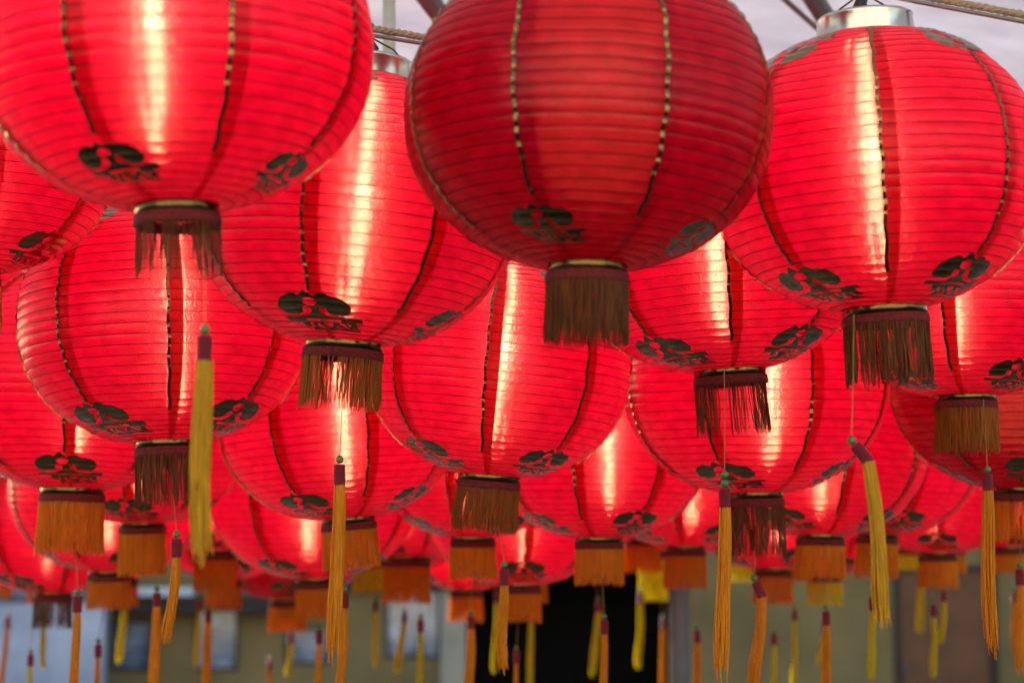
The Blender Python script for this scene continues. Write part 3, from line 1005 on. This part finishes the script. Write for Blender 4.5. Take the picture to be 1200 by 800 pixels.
put('X', 'lantern low in the centre with a dark emblem facing forward, left of the black doorway', (610, 684), 112, 0, 3, rs=0.92, fv=0, fl=0.95,
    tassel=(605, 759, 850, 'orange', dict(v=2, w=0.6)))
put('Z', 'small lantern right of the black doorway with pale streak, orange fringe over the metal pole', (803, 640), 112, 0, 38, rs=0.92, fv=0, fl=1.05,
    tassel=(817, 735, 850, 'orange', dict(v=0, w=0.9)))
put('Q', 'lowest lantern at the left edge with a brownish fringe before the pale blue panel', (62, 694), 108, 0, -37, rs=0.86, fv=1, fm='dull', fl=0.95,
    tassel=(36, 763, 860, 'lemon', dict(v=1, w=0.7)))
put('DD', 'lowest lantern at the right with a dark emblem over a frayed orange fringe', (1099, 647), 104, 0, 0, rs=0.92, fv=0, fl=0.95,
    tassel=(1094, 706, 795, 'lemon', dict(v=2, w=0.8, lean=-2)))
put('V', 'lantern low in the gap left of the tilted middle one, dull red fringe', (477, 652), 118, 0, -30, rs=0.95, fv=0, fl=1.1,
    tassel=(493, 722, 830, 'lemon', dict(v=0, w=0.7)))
# back rows, mostly hidden: fringes and tassels show below the nearer ones
put('R1', 'blurred lantern behind the long near tassel at left, orange fringe below it', (252, 644), 112, 0, -20, rs=0.9, fv=0, fl=1.0,
    tassel=(244, 712, 850, 'orange', dict(v=0, w=1.0)))
put('R2', 'small dim lantern below the long near tassel, its fringe under another orange fringe', (262, 678), 96, 0, 12, rs=0.9, fv=0, fl=0.9,
    tassel=(233, 700, 782, 'lemon', dict(v=1, w=0.8)))
put('T', 'small dark red lantern low at left between two windows, unlit', (337, 701), 102, 0, 2, lit='fill', rs=0.88, fv=0, fl=0.9,
    tassel=(341, 738, 780, 'lemon', dict(v=2, w=0.75)))
put('A1', 'far lantern at left showing only a yellow tassel beside the window frame', (142, 676), 90, 0, 15, rs=0.9, fv=0, fl=0.9, tassel=(146, 700, 778, 'lemon', dict(v=1, lean=3)))
put('A2', 'far lantern above the pale blue panel showing its yellow tassel under the brownish fringe', (54, 672), 92, 0, 33, rs=0.9, fv=0, fl=0.9, tassel=(52, 712, 785, 'lemon', dict(v=0, w=0.8)))
put('A3', 'far lantern at the left edge showing a leaning orange tassel before the pale blue panel', (-10, 660), 104, 0, 5, rs=0.9, fv=0, fl=0.9, tassel=(9, 720, 830, 'orange', dict(v=2, w=0.7, lean=3)))
put('A4', 'far lantern above the olive wall with a short orange tassel between two windows', (300, 655), 96, 0, 40, rs=0.9, fv=0, fl=0.9, tassel=(316, 770, 860, 'orange', dict(v=1, w=0.7)))
put('A5', 'far lantern with a yellow green fringe under the tipped lantern', (436, 655), 92, 0, 10, rs=1.0, fv=0, fm='lemon', fl=1.0, tassel=(440, 702, 782, 'lemon', dict(v=0, w=0.75)))
put('A6', 'far lantern with a slanting amber tassel left of the blue window pane', (470, 668), 92, 0, 22, rs=0.85, fv=0, fl=0.6, tassel=(474, 715, 790, 'lemon', dict(v=1, lean=6)))
put('A7', 'far lantern under the bright orange fringe left of the doorway, dim brown orange fringe', (546, 690), 95, 0, 30, rs=0.9, fv=0, fl=0.95, tassel=(582, 690, 790, 'lemon', dict(v=2, w=0.7)))
put('A8', 'far lantern with a long pale yellow tassel at the left side of the black doorway', (622, 672), 90, 0, 18, rs=0.9, fv=0, fl=0.9, tassel=(622, 715, 830, 'lemon', dict(v=0, w=1.0)))
put('A9', 'far lantern with a bright yellow tassel slanting in the black doorway, left of two', (692, 640), 92, 0, 12, rs=0.9, fv=0, fl=0.8, tassel=(701, 702, 792, 'lemon', dict(v=1, lean=4, w=1.05)))
put('Y', 'far lantern with a bright yellow tassel hanging in the right half of the black doorway', (752, 629), 98, 0, 25, rs=0.92, fv=0, fl=1.0, tassel=(750, 692, 785, 'lemon', dict(v=2, lean=-2, w=1.05)))
put('A10', 'far lantern with a gold tassel at the right edge of the black doorway', (768, 645), 92, 0, 35, rs=0.9, fv=0, fm='lemon', fl=1.5, tassel=(777, 722, 840, 'orange', dict(v=0, w=0.9)))
put('AA', 'small lantern at lower right with a plain orange fringe behind the twin stranded tassel', (905, 666), 104, 0, 30, rs=0.9, fv=0, fl=0.95, tassel=(907, 739, 850, 'lemon', dict(v=1, w=0.75)))
put('A11', 'far lantern with a plain yellow tassel before the olive wall, under a wide gold fringe', (930, 650), 92, 0, 8, rs=0.9, fv=0, fl=0.8, tassel=(931, 712, 840, 'lemon', dict(v=2, w=0.85)))
put('A12', 'far lantern with a ragged yellow fringe just below a wide gold fringe', (966, 672), 92, 0, 21, rs=0.92, fv=1, fm='lemon', fl=1.0, tassel=(966, 728, 778, 'lemon', dict(v=0, w=0.7, lean=14)))
put('A13', 'far lantern behind the bent tassel showing a yellow fringe right of it', (1064, 640), 92, 0, 14, rs=0.88, fv=0, fm='lemon', fl=0.7, tassel=(1079, 668, 742, 'lemon', dict(v=1, w=1.1)))
put('A14', 'far lantern with an amber tassel tucked behind the frayed orange fringe', (1112, 640), 92, 0, 37, rs=0.88, fv=0, fl=0.8, tassel=(1106, 690, 755, 'lemon', dict(v=2, w=0.8)))
put('A15', 'far lantern at the right edge with an orange fringe below the shiny rimmed one', (1180, 640), 95, 0, 11, rs=1.05, fv=0, fl=0.8, tassel=(1188, 690, 770, 'orange', dict(v=0, w=0.8)))
put('A16', 'far lantern with a dim yellow fringe between the narrow fringe and the pole', (866, 652), 88, 0, 6, rs=0.8, fv=0, fm='lemon', fl=0.8)

hang_all()

# ------------------------------------------------------------------ ropes and cables the lanterns hang on


def rope_thing(label, keys, left, right):
    pts = [left] + [H[k] for k in keys] + [right]
    fine = []
    for a, b_ in zip(pts, pts[1:]):
        n_ = max(2, int((b_ - a).length / 0.012))
        for i in range(n_): fine.append(a.lerp(b_, i / n_))
    fine.append(pts[-1])
    org = pts[0].copy()
    root = empty('rope', org)
    sprop(root, label, 'rope', 'ropes that carry the lanterns')
    for k in range(3):
        tp = []
        for i, p in enumerate(fine):
            d = (fine[min(i + 1, len(fine) - 1)] - fine[max(0, i - 1)]).normalized()
            sd = d.cross(Vector((0, 0, 1))).normalized(); up = sd.cross(d)
            a = i * 0.012 / 0.045 * 2 * PI + k * 2 * PI / 3
            tp.append(p - org + 0.0042 * (sd * math.cos(a) + up * math.sin(a)))
        m_ = MB(); m_.tube(tp, 0.0044, 6)
        build(m_, 'strand', M['rope'], root, smooth=True)
    m_ = MB(); m_.tube([p - org + Vector((0, 0, -0.013)) for p in fine[::8] + [fine[-1]]], 0.004, 6)
    build(m_, 'steel_cable', M['cable'], root, smooth=True)


def out_left(k, dz=0.1): return H[k] + Vector((-1.6, 0, dz))
def out_right(k, dz=-0.1): return H[k] + Vector((1.6, 0, dz))


rope_thing('beige twisted rope with a cable under it, behind the dull unlit lantern', ['B', 'H', 'J'], out_left('B', 0.3), out_right('J'))
rope_thing('beige twisted rope with a cable running right from the chrome topped lantern', ['L3'], H['L3'] + Vector((-0.75, 0.3, 0.35)), H['L3'] + Vector((1.4, 0.0, -0.27)))
